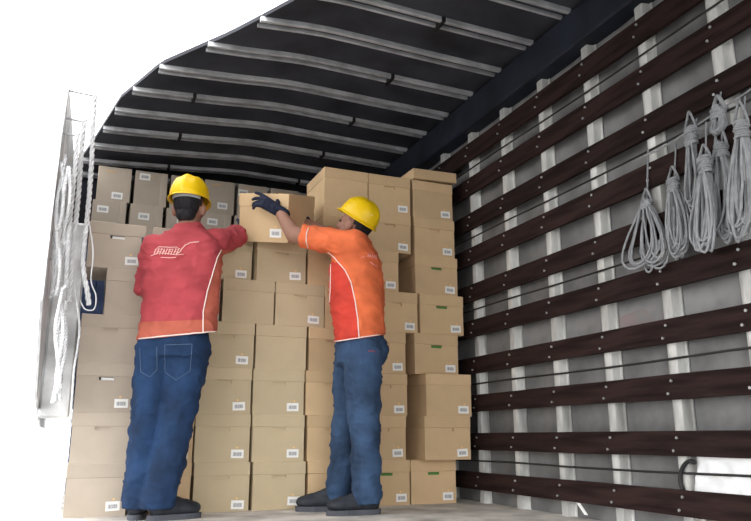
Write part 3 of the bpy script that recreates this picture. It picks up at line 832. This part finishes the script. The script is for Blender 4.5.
chain(bm, [hip2r + Vector((-.01, 0, -.03)), kne2r, (1.437, 3.945, .25), ank2r], [.108, .084, .076, .074], 18)
jb = fuse(bm, .010, 3, .013, (6, 6, 8), 31)
trim_below(jb, lambda c: c.z < .055 or c.z > 1.0)
trj2 = bvh(jb)
je2 = obj('jeans', jb, M['denim2'], p2, True); md = je2.modifiers.new('thick', 'SOLIDIFY'); md.thickness = .004; md.offset = -1
drawn(trj2, [(361, 343), (361, 358), (368, 366), (377, 361), (380, 345)], .0018, M['stitch'], 'pocket_stitch', je2)
drawn(trj2, [(349, 345), (351, 358), (358, 372), (362, 377)], .0018, M['stitch'], 'pocket_stitch', je2)
drawn(trj2, [(348, 350), (351, 372), (356, 400), (361, 440), (363, 480)], .0018, M['stitch'], 'side_seam', je2)
drawn(trj2, [(368, 351.5), (372, 351), (376, 352.5)], .004, M['redpatch'], 'red_tag', je2)
boot(p2, (1.575, 3.725, 0), (1.275, 3.745, 0), ank2); boot(p2, (1.475, 3.955, 0), (1.19, 4.03, 0), ank2r)
# gloved hand on the lid's edge
fd = (onY(256, 197, 3.93) - wr2).normalized()
glove(p2, wr2, frame(fd, (.05, -.9, .25)), 1, curl=(.22, .38, .5, .55), thumb=(1.15, .1), spread=.14, k=1.18)
glove(p2, wr2r, frame((-.7, .5, .1), (.3, .4, .8)), -1, curl=(.3, .35, .4, .4))
hard_hat(p2, hc2 + R2 @ Vector((0, -.008, .052)), R2 @ Matrix.Rotation(math.radians(15), 3, 'X'), (370, 214, 2.6, 2.2), pk=.014, sc=.95)  # pale spot on this hat is a highlight laid on as a patch

# ------------------------------------------------------------------ ropes
def twisted(bm, path, r, turns_per_m=16, n=5, strands=3):
    path = [Vector(p) for p in path]
    dense = []
    for a, b in zip(path[:-1], path[1:]):
        k = max(2, int((b - a).length / .008))
        dense += [a.lerp(b, i / k) for i in range(k)]
    dense.append(path[-1])
    for s in range(strands):
        pts = []; dist = 0
        for i, p in enumerate(dense):
            if i: dist += (p - dense[i - 1]).length
            d = (dense[min(i + 1, len(dense) - 1)] - dense[max(0, i - 1)]).normalized()
            a = d.orthogonal().normalized() if abs(d.z) < .7 else (Vector((1, 0, 0)) - d * d.x).normalized()
            b = d.cross(a); t = 2 * math.pi * (dist * turns_per_m + s / strands)
            pts.append(p + (a * math.cos(t) + b * math.sin(t)) * r * .52)
        tube(bm, pts, r * .56, n)
def smooth_path(ps, k=8):
    ps = [Vector(p) for p in ps]; out = []
    for i in range(len(ps) - 1):
        p0, p1_, p2_, p3 = ps[max(i - 1, 0)], ps[i], ps[i + 1], ps[min(i + 2, len(ps) - 1)]
        for j in range(k):
            t = j / k
            out.append(.5 * ((2 * p1_) + (p2_ - p0) * t + (2 * p0 - 5 * p1_ + 4 * p2_ - p3) * t * t + (3 * p1_ - p0 - 3 * p2_ + p3) * t ** 3))
    out.append(ps[-1]); return out
def rope_coil(label, hang, top, low, width, loops, wraps, r=.0062, seed=0, head=.05, fan=1.0, mt='rope'):
    """coil bound near its top and hung from the wall: hang point, binding point, lowest point, all on the wall's face"""
    rnd = random.Random(seed); hang, top, low = Vector(hang), Vector(top), Vector(low)
    e = empty('rope_coil', (top.x, top.y, low.z), label, 'rope', 'rope coils hanging on the slatted wall')
    Lz = top.z - low.z
    for i in range(loops):
        bm = bmesh.new(); u = (i + .5) / loops * 2 - 1
        wd = width * (.35 + .65 * rnd.random()) * .5; sh = u * width * .32 * fan; zl = low.z + rnd.uniform(0, .16) * Lz; dx = -rnd.uniform(.0, .030)
        pts = []
        for j in range(22):
            t = 2 * math.pi * j / 22; s, c = math.sin(t), math.cos(t)
            v = (1 - c) / 2                                        # 0 at top, 1 at bottom
            y = top.y + (low.y - top.y) * v + s * (.010 + wd * v ** .8) + sh * v
            z = top.z + head * .5 * max(0, c) - (top.z - zl) * v
            pts.append((top.x + dx - .006 * math.sin(2 * t + i) - .01 * v, y + rnd.uniform(-.002, .002), z))
        tube(bm, pts, r, 6, True); obj('loop', bm, M[mt], e, True)
    bm = bmesh.new(); pts = []                                         # binding turns
    for j in range(wraps * 14 + 1):
        t = 2 * math.pi * j / 14; rr = .026 + .004 * math.sin(t * .7 + seed)
        pts.append((top.x - .016 + rr * .8 * math.cos(t), top.y + rr * math.sin(t), top.z - .03 + .0105 * t / (2 * math.pi) + .004 * math.sin(t + seed)))
    tube(bm, pts, r, 6); obj('binding', bm, M[mt], e, True)
    bm = bmesh.new(); pts = []                                         # eye above the binding
    for j in range(17):
        t = math.pi * (j / 16) * 1.25 - .4
        pts.append((top.x - .014 + .01 * math.sin(t * 2), top.y + .028 * math.cos(t), top.z + .005 + wraps * .0105 - .03 + head * math.sin(t)))
    tube(bm, pts, r, 6); obj('eye_loop', bm, M[mt], e, True)
    if (hang - top).length > .03:
        bm = bmesh.new(); tube(bm, [hang, hang.lerp(top, .5) + Vector((-.006, 0, 0)), top + Vector((-.012, 0, -.01))], .0042, 6); obj('hanging_cord', bm, M[mt], e, True)
    return e
XR = XS - .012
w_ = lambda u, v: onX(u, v, XR)
wf_ = lambda u, v: onX(u, v, XR - .055)
rope_coil('loose rope coil hanging leftmost on slatted wall, fanned open loops', w_(648, 150), w_(649, 203), w_(654, 272), .27, 11, 4, r=.0052, seed=1, fan=1.0)
rope_coil('rope coil hanging second from left on slatted wall, dense braided bundle', w_(676, 144), w_(676, 186), w_(684, 258), .10, 13, 6, r=.0055, seed=2, fan=.9)
rope_coil('short rope coil bound high beside the wide bundle, third from left', w_(697, 118), w_(694, 140), w_(697, 214), .07, 8, 8, r=.0056, seed=3, head=.07, fan=.5)
rope_coil('thick rope coil hanging low on a cord, fourth from left', wf_(706, 122), wf_(708, 168), wf_(709, 255), .11, 13, 7, r=.0058, seed=4)
rope_coil('long rope coil with big eye and wide hanging loop, fifth from left', w_(722, 112), w_(724, 152), w_(729, 246), .15, 9, 6, r=.0062, seed=5, head=.09)
rope_coil('bulky rope coil hanging rightmost at the edge of the picture', wf_(745, 96), wf_(745, 132), wf_(748, 240), .14, 14, 7, r=.006, seed=6, head=.08)
rope_coil('small knotted rope bundle hanging highest above the other coils', w_(721, 92), w_(721, 112), w_(722, 134), .07, 6, 4, r=.0085, seed=7, head=.05)
# cord along which the coils hang
bm = bmesh.new(); pts = [onX(u, v, XS - .018) for u, v in ((640, 158), (660, 149), (690, 130), (715, 113), (735, 100), (765, 80))]
tube(bm, smooth_path(pts), .004, 6)
o = obj('tie_cord', bm, M['rope'], None, True); o['label'] = 'thin grey cord strung along the wall above the rope coils'; o['category'] = 'cord'
# left: white twisted ropes hanging from the roof edge by the leftmost stack
def hanging(label, px, Y, r, hook=True, loose=None):
    pts = [onY(u, v, Y) for u, v in px]
    e = empty('hanging_rope', pts[-1], label, 'rope', 'white ropes hanging at the left wall')
    bm = bmesh.new(); twisted(bm, smooth_path(pts, 6), r, 10); obj('strand', bm, M['ropewhite'], e, True)
    if hook:
        bm = bmesh.new(); p = pts[0]; tube(bm, [p + Vector((.012, 0, .012)), p + Vector((.0, 0, .0)), Vector((XL, p.y + .01, p.z + .01))], .006, 6); obj('hook', bm, M['beam'], e, True)
    if loose:
        bm = bmesh.new(); tube(bm, smooth_path([onY(u, v, Y - .02) for u, v in loose], 8), .0035, 5); obj('loose_yarn', bm, M['ropewhite'], e, True)
    return e
hanging('white twisted rope hanging nearest the boxes, ending in a knot', [(95, 96), (93, 130), (90.5, 180), (87, 220), (83, 255), (84, 275), (87, 290), (89, 305)], 3.75, .0125, loose=[(86, 205), (93, 250), (91, 280), (96, 296), (94, 309), (85, 309), (80, 300)])
hanging('middle white twisted rope of the three hanging at left', [(84, 122), (81, 160), (77, 210), (73, 250), (70, 290), (69, 302)], 3.70, .0125)
hanging('outermost white twisted rope of the three hanging at left', [(77, 136), (75, 170), (71, 210), (68, 240), (67, 262), (66, 288)], 3.62, .011)
hanging('long thin white cord trailing down past the left stack', [(70, 262), (79, 320), (78, 345), (74, 370), (72, 400), (70, 425)], 3.72, .0055)
def tangle(label, cx_, y0, y1, Y, n, amp, r, seed):
    rnd = random.Random(seed); c0 = onY(cx_[0], y0, Y); e = empty('rope_bundle', onY(cx_[1], y1, Y), label, 'rope', 'white rope bundles at the left wall')
    for i in range(n):
        bm = bmesh.new(); ph = rnd.uniform(0, 6); pts = []; off = rnd.uniform(-amp, amp); a = rnd.uniform(0, .15); b = rnd.uniform(.85, 1)
        for j in range(12):
            t = a + (b - a) * j / 11
            u = cx_[0] + (cx_[1] - cx_[0]) * t + off + math.sin(ph + t * 9) * amp * .45
            pts.append(onY(u, y0 + (y1 - y0) * t, Y + .05 * math.sin(ph * 2 + t * 5)))
        twisted(bm, smooth_path(pts, 4), r, 20); obj('strand', bm, M['ropewhite'], e, True)
    return e
tangle('tangled bundle of white ropes hanging high on the left wall', (68, 56), 150, 300, 3.60, 7, 5.5, .009, 4)
tangle('frayed white rope bundle trailing low on the left wall', (64, 58), 285, 405, 3.55, 7, 5.0, .009, 9)

# ------------------------------------------------------------------ small things behind the lowest slats
e = empty('white_bag', onX(722, 494, XS + .03), 'crumpled white plastic bag tucked behind the lowest slats', 'bag')
bm = bmesh.new(); W_, H_ = 22, 12; gr = []
c0, c1, c2, c3 = onX(697, 440, XS + .022), onX(770, 432, XS + .022), onX(770, 512, XS + .022), onX(693, 496, XS + .022)
for i in range(W_ + 1):
    row = []
    for j in range(H_ + 1):
        p = (c0.lerp(c1, i / W_)).lerp(c3.lerp(c2, i / W_), j / H_)
        ed = min(i, W_ - i, j, H_ - j)
        q = noise.noise(Vector((i * .33, j * .4, 2))); q2 = abs(noise.noise(Vector((i * .21, j * .25, 7))))
        row.append((p + Vector((-.012 + .010 * q + .018 * q2 if ed else .012, (.012 * q if ed == 0 else 0), .012 * q2 if ed == 0 else 0))))
    gr.append(row)
V_ = [[bm.verts.new(p) for p in row] for row in gr]
for i in range(W_):
    for j in range(H_): bm.faces.new((V_[i][j], V_[i + 1][j], V_[i + 1][j + 1], V_[i][j + 1]))
rim = [V_[i][0] for i in range(W_ + 1)] + [V_[W_][j] for j in range(1, H_ + 1)] + [V_[i][H_] for i in range(W_ - 1, -1, -1)] + [V_[0][j] for j in range(H_ - 1, 0, -1)]
bk = [bm.verts.new((XP - .004, v.co.y, v.co.z)) for v in rim]
for i in range(len(rim)): bm.faces.new((rim[i], rim[(i + 1) % len(rim)], bk[(i + 1) % len(rim)], bk[i]))
bm.faces.new(bk[::-1])
obj('bag_sheet', bm, M['bag'], e, True)
bm = bmesh.new(); tube(bm, smooth_path([onX(u, v, XS + .002) for u, v in ((683, 490), (680.5, 482), (681, 472), (685, 464), (690, 461), (695, 463))], 6), .009, 8)
o = obj('black_hose', bm, M['cable'], None, True); o['label'] = 'short black hose curving up beside the white bag'; o['category'] = 'hose'
bm = bmesh.new(); a = onX(578, 503, XS - .02); b = onX(586, 515, XS - .05); b.z = max(b.z, .004)
d = (b - a); s = Vector((0, .012, 0))
vv = [bm.verts.new(p) for p in (a - s, a + s, b + s, b - s)]; v2 = [bm.verts.new(v.co + Vector((.004, 0, 0))) for v in vv]
bm.faces.new(vv); bm.faces.new(v2[::-1])
for i in range(4): bm.faces.new((vv[i], vv[(i + 1) % 4], v2[(i + 1) % 4], v2[i]))
o = obj('paper_strip', bm, M['paper']); o['label'] = 'narrow white strip leaning at the foot of the slatted wall'; o['category'] = 'strip'
